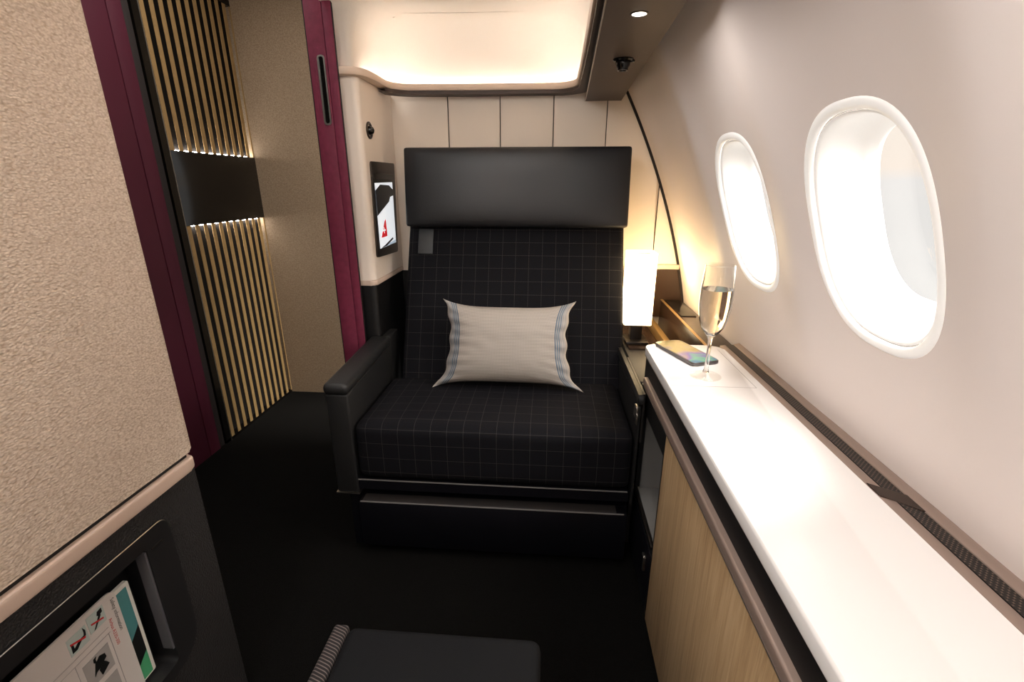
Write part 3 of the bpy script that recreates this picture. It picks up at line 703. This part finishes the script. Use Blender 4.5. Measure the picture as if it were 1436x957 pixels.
# ------------------------------------------------------------------ console right of the seat, lamp, window ledge
t = thing('side_console', 'dark side console between the seat and the window carrying the lamp', 'console', (.34, 1.5, 0))
bm = B(); box(bm, (.2625, 1.17, .42), (.2685, 1.46, .566)); prism(bm, [(.2685, 1.258), (.395, 1.258), (.395, YB - .006), (.2685, YB - .006)], 'z', 0, .566, .003); obj('body', bm, 'console_grey', t)
bm = B(); prism(bm, rounded([(.280, 1.53), (.392, 1.53), (.392, 1.80), (.280, 1.80)], .006), 'z', .5655, .572); obj('lamp_plate', bm, 'brown', t)
bm = B(); box(bm, (.395, 1.255, .0), (.417, YB - .006, .600), .003); obj('gold_strip', bm, 'gold_strip', t, 'gold-toned strip')
t = thing('window_ledge', 'brown ledge along the cabin side behind the lamp', 'ledge', (.49, 1.55, 0))
bm = B(); hexa(bm, [(.417, 1.262, .0), (.515, 1.262, .0), (.515, YB - .006, .0), (.417, YB - .006, .0), (.447, 1.262, .668), (.526, 1.262, .668), (.526, YB - .006, .668), (.447, YB - .006, .668)], .002); obj('body', bm, 'brown', t)
bm = B(); box(bm, (.443, 1.262, .6685), (.452, YB - .006, .672), .001); obj('edge_strip', bm, 'gold_strip', t)
bm = B(); box(bm, (.46, 1.60, .6683), (.512, YB - .01, .671), .001); obj('dark_inlay', bm, 'gloss_black', t)

t = thing('table_lamp', 'rectangular glowing white lamp on a dark foot beside the seat', 'lamp', (.315, 1.62, .572))
o2 = lambda s: rounded([(.265 + s, 1.575 + s), (.358 - s, 1.575 + s), (.358 - s, 1.665 - s), (.265 + s, 1.665 - s)], .008, 4)
bm = B(); oo, ii = o2(0), o2(.004); k = len(oo)
R = [[bm.verts.new((a + .004 * (z - .64) / .25 * 0, c, z)) for a, c in r] for r, z in ((ii, .642), (oo, .640), (oo, .885), (ii, .885), (ii, .642))]
for A, Bq in zip(R, R[1:]):
    for q in range(k): bm.faces.new((A[q], A[(q + 1) % k], Bq[(q + 1) % k], Bq[q]))
obj('lamp_shade', bm, 'shade', t)
bm = B(); prism(bm, o2(.012), 'z', .876, .8785); obj('top_cap', bm, 'dark_plastic', t); bm = B(); prism(bm, o2(.005), 'z', .643, .646); obj('bottom_cap', bm, 'dark_plastic', t)
bm = B(); box(bm, (.293, 1.60, .58), (.333, 1.64, .645), .002); obj('stem', bm, 'dark_metal', t)
bm = B(); box(bm, (.275, 1.565, .5722), (.352, 1.655, .582), .002); obj('foot', bm, 'dark_metal', t)

# ------------------------------------------------------------------ cabinet and worktop
t = thing('window_cabinet', 'low cabinet under the windows with an oak door and dark open niche', 'cabinet', (.38, .5, 0))
CX = .277; ye = 1.245
bm = B(); box(bm, (CX, -.6, .02), (.50, .955, .655)); obj('carcass', bm, 'black', t)
# far dark section with an open niche
bm = B()
box(bm, (CX, .957, .02), (.50, ye, .235)); box(bm, (CX, .957, .50), (.50, ye, .655)); box(bm, (CX, ye - .02, .235), (.50, ye, .50)); box(bm, (CX, .957, .235), (.50, .975, .5)); box(bm, (.42, .975, .235), (.5, ye - .02, .5))
obj('niche_section', bm, 'black', t)
bm = B(); box(bm, (CX + .006, .976, .2352), (.4195, ye - .021, .238)); box(bm, (.416, .976, .238), (.4195, ye - .021, .498)); box(bm, (CX + .012, ye - .0245, .238), (.416, ye - .0205, .499)); obj('niche_lining', bm, 'niche', t, 'pale grey niche lining')
bm = B(); box(bm, (CX - .004, .975, .228), (CX + .006, ye - .01, .2365), .002); obj('niche_lip', bm, 'dark_metal', t)
bm = B(); box(bm, (CX - .003, .965, .04), (CX, ye - .012, .215), .001); dr = obj('drawer', bm, 'seat_base', t)
bm = B(); box(bm, (CX - .010, 1.01, .125), (CX - .003, 1.018, .17), .002); box(bm, (CX - .010, 1.014, .165), (CX - .003, 1.03, .172), .002); obj('latch', bm, 'metal', dr)
bm = B(); box(bm, (CX - .005, -.6, .03), (CX, .951, .578), .001); obj('door', bm, 'wood', t, 'light oak door')
bm = B(); box(bm, (CX - .012, -.6, .581), (CX + .01, 1.205, .603), .004, 3); obj('rail', bm, 'rail_brown', t, 'taupe metal rail along the door top')
bm = B(); box(bm, (CX - .0125, -.6, .5815), (CX - .0095, 1.204, .5835)); obj('rail_edge', bm, 'metal', t)
bm = B(); prism(bm, rounded([(.270, -.6), (.475, -.6), (.475, 1.252), (.270, 1.252)], [.0, .0, .03, .022], 6), 'z', .655, .6815, .005, 3)
W = obj('worktop', bm, 'white_top'); tag(W, 'long glossy white worktop beneath the windows', 'worktop')
bm = B(); box(bm, (.274, .9692, .6814), (.456, .9702, .6817)); box(bm, (.4555, .9692, .6814), (.4565, 1.22, .6817)); obj('leaf_joint', bm, 'gap', W, 'fine joint line of the sliding leaf')

# vent trim between worktop and cabin side
m = mat('vent_grille', C(20, 17, 16), .5); M['vent'] = m
nt = m.node_tree; N = nt.nodes; L = nt.links; b = N['Principled BSDF']
tc = N.new('ShaderNodeTexCoord'); vo = N.new('ShaderNodeTexVoronoi'); vo.inputs['Scale'].default_value = 210; vo.inputs['Randomness'].default_value = 0
mp = N.new('ShaderNodeMapping'); mp.inputs['Rotation'].default_value = (0, 0, .785); L.new(tc.outputs['Object'], mp.inputs[0]); L.new(mp.outputs[0], vo.inputs['Vector'])
lt = N.new('ShaderNodeMath'); lt.operation = 'GREATER_THAN'; lt.inputs[1].default_value = .57; L.new(vo.outputs['Distance'], lt.inputs[0])
mx = N.new('ShaderNodeMix'); mx.data_type = 'RGBA'; mx.inputs[6].default_value = C(16, 13, 12); mx.inputs[7].default_value = C(104, 88, 78); L.new(lt.outputs[0], mx.inputs[0]); L.new(mx.outputs[2], b.inputs['Base Color'])
t = thing('vent_trim', 'taupe air grille trim running between the white worktop and the sidewall', 'vent trim', (.50, .4, .6))
bm = B(); hexa(bm, [(.476, -.6, .6), (.491, -.6, .6), (.491, 1.262, .6), (.476, 1.262, .6), (.476, -.6, .6795), (.491, -.6, .6815), (.491, 1.262, .6815), (.476, 1.262, .6795)], .001); obj('base_strip', bm, 'rail_brown', t)
bm = B(); box(bm, (.4912, -.6, .6), (.5118, 1.262, .6822)); obj('grille', bm, 'vent', t, 'dark perforated grille')
bm = B(); hexa(bm, [(.477, .60, .676), (.477, .63, .676), (.514, .60, .676), (.514, .565, .676), (.477, .60, .6815), (.477, .63, .6815), (.513, .60, .6838), (.513, .565, .6838)]); obj('divider_clip', bm, 'brown', t)
bm = B(); hexa(bm, [(.512, -.6, .6), (.531, -.6, .6), (.531, 1.262, .6), (.512, 1.262, .6), (.512, -.6, .684), (.528, -.6, .688), (.528, 1.262, .688), (.512, 1.262, .684)], .002); obj('rim', bm, 'rail_brown', t)

# ------------------------------------------------------------------ phone
m = mat('phone_screen', C(120, 110, 80), .18); M['phone_screen'] = m; m.node_tree.nodes['Principled BSDF'].inputs['Specular IOR Level'].default_value = .25
nt = m.node_tree; N = nt.nodes; L = nt.links; b = N['Principled BSDF']
tc = N.new('ShaderNodeTexCoord'); n = N.new('ShaderNodeTexNoise'); n.inputs['Scale'].default_value = 22; n.inputs['Detail'].default_value = 1
sx = N.new('ShaderNodeSeparateXYZ'); L.new(tc.outputs['Object'], sx.inputs[0]); L.new(tc.outputs['Object'], n.inputs['Vector'])
ad = N.new('ShaderNodeMath'); ad.operation = 'MULTIPLY_ADD'; ad.inputs[1].default_value = -5.5; L.new(sx.outputs[1], ad.inputs[0]); L.new(n.outputs[0], ad.inputs[2])
cr = N.new('ShaderNodeValToRGB'); E_ = cr.color_ramp.elements; E_[0].position = .05; E_[0].color = C(100, 86, 46); E_[1].position = .98; E_[1].color = C(60, 104, 128)
for p_, c_ in ((.40, C(140, 126, 82)), (.62, C(120, 106, 116)), (.75, C(92, 82, 140)), (.86, C(80, 140, 118))):
    e = E_.new(p_); e.color = c_
L.new(ad.outputs[0], cr.inputs[0]); L.new(cr.outputs[0], b.inputs['Base Color']); L.new(cr.outputs[0], b.inputs['Emission Color']); b.inputs['Emission Strength'].default_value = .05
pc = Vector((.360, 1.178)); pa = math.atan2(1.082 - 1.245, .353 - .293)
def ph(a, c): return tuple(pc + Vector((a * math.cos(pa) - c * math.sin(pa), a * math.sin(pa) + c * math.cos(pa))))
def phr(l, w, r): return rounded([ph(-l, -w), ph(l, -w), ph(l, w), ph(-l, w)], r, 6)
t = thing('smartphone', 'smartphone with a colourful screen lying on the white worktop', 'phone', (pc.x, pc.y, .682))
bm = B(); prism(bm, phr(.086, .039, .013), 'z', .682, .6905, .0015, 2); obj('case', bm, 'phone_case', t)
bm = B(); prism(bm, phr(.083, .0362, .011), 'z', .6903, .6909); obj('display', bm, 'phone_screen', t)

# ------------------------------------------------------------------ champagne flute
gx, gy, gz = .366, 1.030, .6816
t = thing('champagne_flute', 'tall clear champagne flute standing on the white worktop', 'glass', (gx, gy, gz))
T = Matrix.Translation((gx, gy, gz))
fp = [(.0345, .0004), (.0343, .0014), (.033, .0026), (.02, .0052), (.0075, .0105)]
bm = B(); lathe(bm, fp, 64, T); obj('foot', bm, 'thin_glass', t, smooth=60)
op = [(0, .0095), (.0072, .0105), (.0068, .012), (.0048, .02), (.0042, .04), (.0042, .07), (.005, .088), (.008, .096), (.016, .105), (.0245, .118), (.0305, .138), (.0335, .160), (.0345, .18), (.0338, .205), (.0318, .235), (.0303, .256)]
ip = [(.0293, .2562), (.0306, .235), (.0326, .205), (.0333, .18), (.0322, .160), (.0292, .138), (.0232, .119), (.0148, .107), (.006, .1005), (0, .0995)]
bm = B(); lathe(bm, op + ip, 64, T); obj('flute', bm, 'glass', t, smooth=60)
lip_ = [(0, .1003)] + [(r - .0004, z + .0003) for r, z in ip[::-1][1:7] if z < .204] + [(.0326, .204), (0, .204)]
bm = B(); lathe(bm, lip_, 48, T); obj('champagne', bm, 'wine', t, 'pale gold champagne')

# ------------------------------------------------------------------ ottoman at the bottom of the frame
t = thing('ottoman', 'dark padded footstool top with a striped edge, at the bottom of the view', 'footstool', (-.17, .2, 0))
bm = B(); rbox(bm, (.322, .70, .06), .016, (0, 0, .004), Matrix.Translation((-.158, .224, .370)), 10); obj('cushion', bm, 'ottoman', t)
bm = B(); rbox(bm, (.026, .70, .06), .006, (0, 0, .001), Matrix.Translation((-.331, .224, .369)), 8); obj('striped_edge', bm, 'ottoman_strip', t, 'striped woven edge')
bm = B(); box(bm, (-.325, -.1, .05), (-.02, .54, .34), .01); obj('body', bm, 'seat_base', t)
bm = B(); box(bm, (-.34, -.12, 0), (0, .55, .05), .004); obj('plinth', bm, 'dark_plastic', t)

# ------------------------------------------------------------------ light
def area(name, loc, rot, sx, sy, e, c=(1, 1, 1)):
    d = bpy.data.lights.new(name, 'AREA'); d.shape = 'RECTANGLE'; d.size = sx; d.size_y = sy; d.energy = e; d.color = c
    o = bpy.data.objects.new(name, d); col.objects.link(o); o.location = loc; o.rotation_euler = rot; return o
area('cabin_fill', (-.5, -.05, 1.58), (math.radians(8), math.radians(-38), 0), .5, 1.2, 17, (1, .97, .94))  # unseen fill, added to graze the left panel and brighten the sidewall
area('aisle_wall_fill', (-1.0, 1.55, 1.93), (0, 0, 0), .5, .7, 5, (1, .96, .91))  # unseen fill added to brighten the textile wall from above
area('aisle_fill', (-1.05, .2, 1.93), (0, 0, 0), .5, .9, 1.5, (1, .96, .91))
for yy, en in ((.957, .9), (.25, 1.3), (-.4, 1.3)): area('bin_light', (.145 - (.957 - yy) * .03, yy, 1.374), (0, 0, 0), .03, .03, en, (1, .96, .92))
area('cove_fill', (-.25, .95, 1.59), (math.radians(32), 0, 0), .5, .3, 3.0, (1, .97, .94))  # added fill under the cove for back wall and headrest
area('rear_fill', (-.2, -.95, 1.25), (math.radians(82), 0, 0), 1.4, .8, 2.8, (1, .96, .93))  # unseen fill behind the camera, added to lift the whole suite
d = bpy.data.lights.new('sun', 'SUN'); d.energy = 46; d.angle = math.radians(75); d.color = (1, .95, .88)
o = bpy.data.objects.new('sun', d); col.objects.link(o)
o.rotation_euler = Vector((-.55, .38, -.72)).to_track_quat('-Z', 'Y').to_euler()
d = bpy.data.lights.new('lamp_glow_fill', 'POINT'); d.energy = 1.7; d.color = (1, .72, .34); d.shadow_soft_size = .03  # added beside the shade to throw the lamp's glow on wall and ledge
o = bpy.data.objects.new('lamp_glow_fill', d); col.objects.link(o); o.location = (.40, 1.70, .80)

w = bpy.data.worlds.new('sky'); sc.world = w; w.use_nodes = True
nt = w.node_tree; N = nt.nodes; L = nt.links; bg = N['Background']
tc = N.new('ShaderNodeTexCoord'); mp = N.new('ShaderNodeMapping'); mp.inputs['Scale'].default_value = (1, 1, 7); L.new(tc.outputs['Generated'], mp.inputs[0])
nz = N.new('ShaderNodeTexNoise'); nz.inputs['Scale'].default_value = 2.2; nz.inputs['Detail'].default_value = 5; L.new(mp.outputs[0], nz.inputs['Vector'])
sp = N.new('ShaderNodeSeparateXYZ'); L.new(tc.outputs['Generated'], sp.inputs[0])
ad = N.new('ShaderNodeMath'); ad.operation = 'MULTIPLY_ADD'; ad.inputs[1].default_value = .06; L.new(nz.outputs[0], ad.inputs[0]); L.new(sp.outputs[2], ad.inputs[2])
cr = N.new('ShaderNodeValToRGB'); L.new(ad.outputs[0], cr.inputs[0]); e = cr.color_ramp.elements
e[0].position = 0; e[0].color = C(236, 233, 229); e[1].position = .30; e[1].color = C(252, 250, 248)
for p_, c_ in ((.03, C(238, 234, 230)), (.06, C(250, 236, 222)), (.12, C(252, 240, 226)), (.17, C(250, 248, 246))):
    q = e.new(p_); q.color = c_
L.new(cr.outputs[0], bg.inputs[0]); bg.inputs[1].default_value = 1.05

sc.view_settings.view_transform = 'Standard'; sc.view_settings.look = 'None'
sc.view_settings.exposure = 0; sc.view_settings.gamma = 1
sc.cycles.use_denoising = True
sc.cycles.max_bounces = 10; sc.cycles.transmission_bounces = 10; sc.cycles.caustics_refractive = True
sc.cycles.sample_clamp_indirect = 6
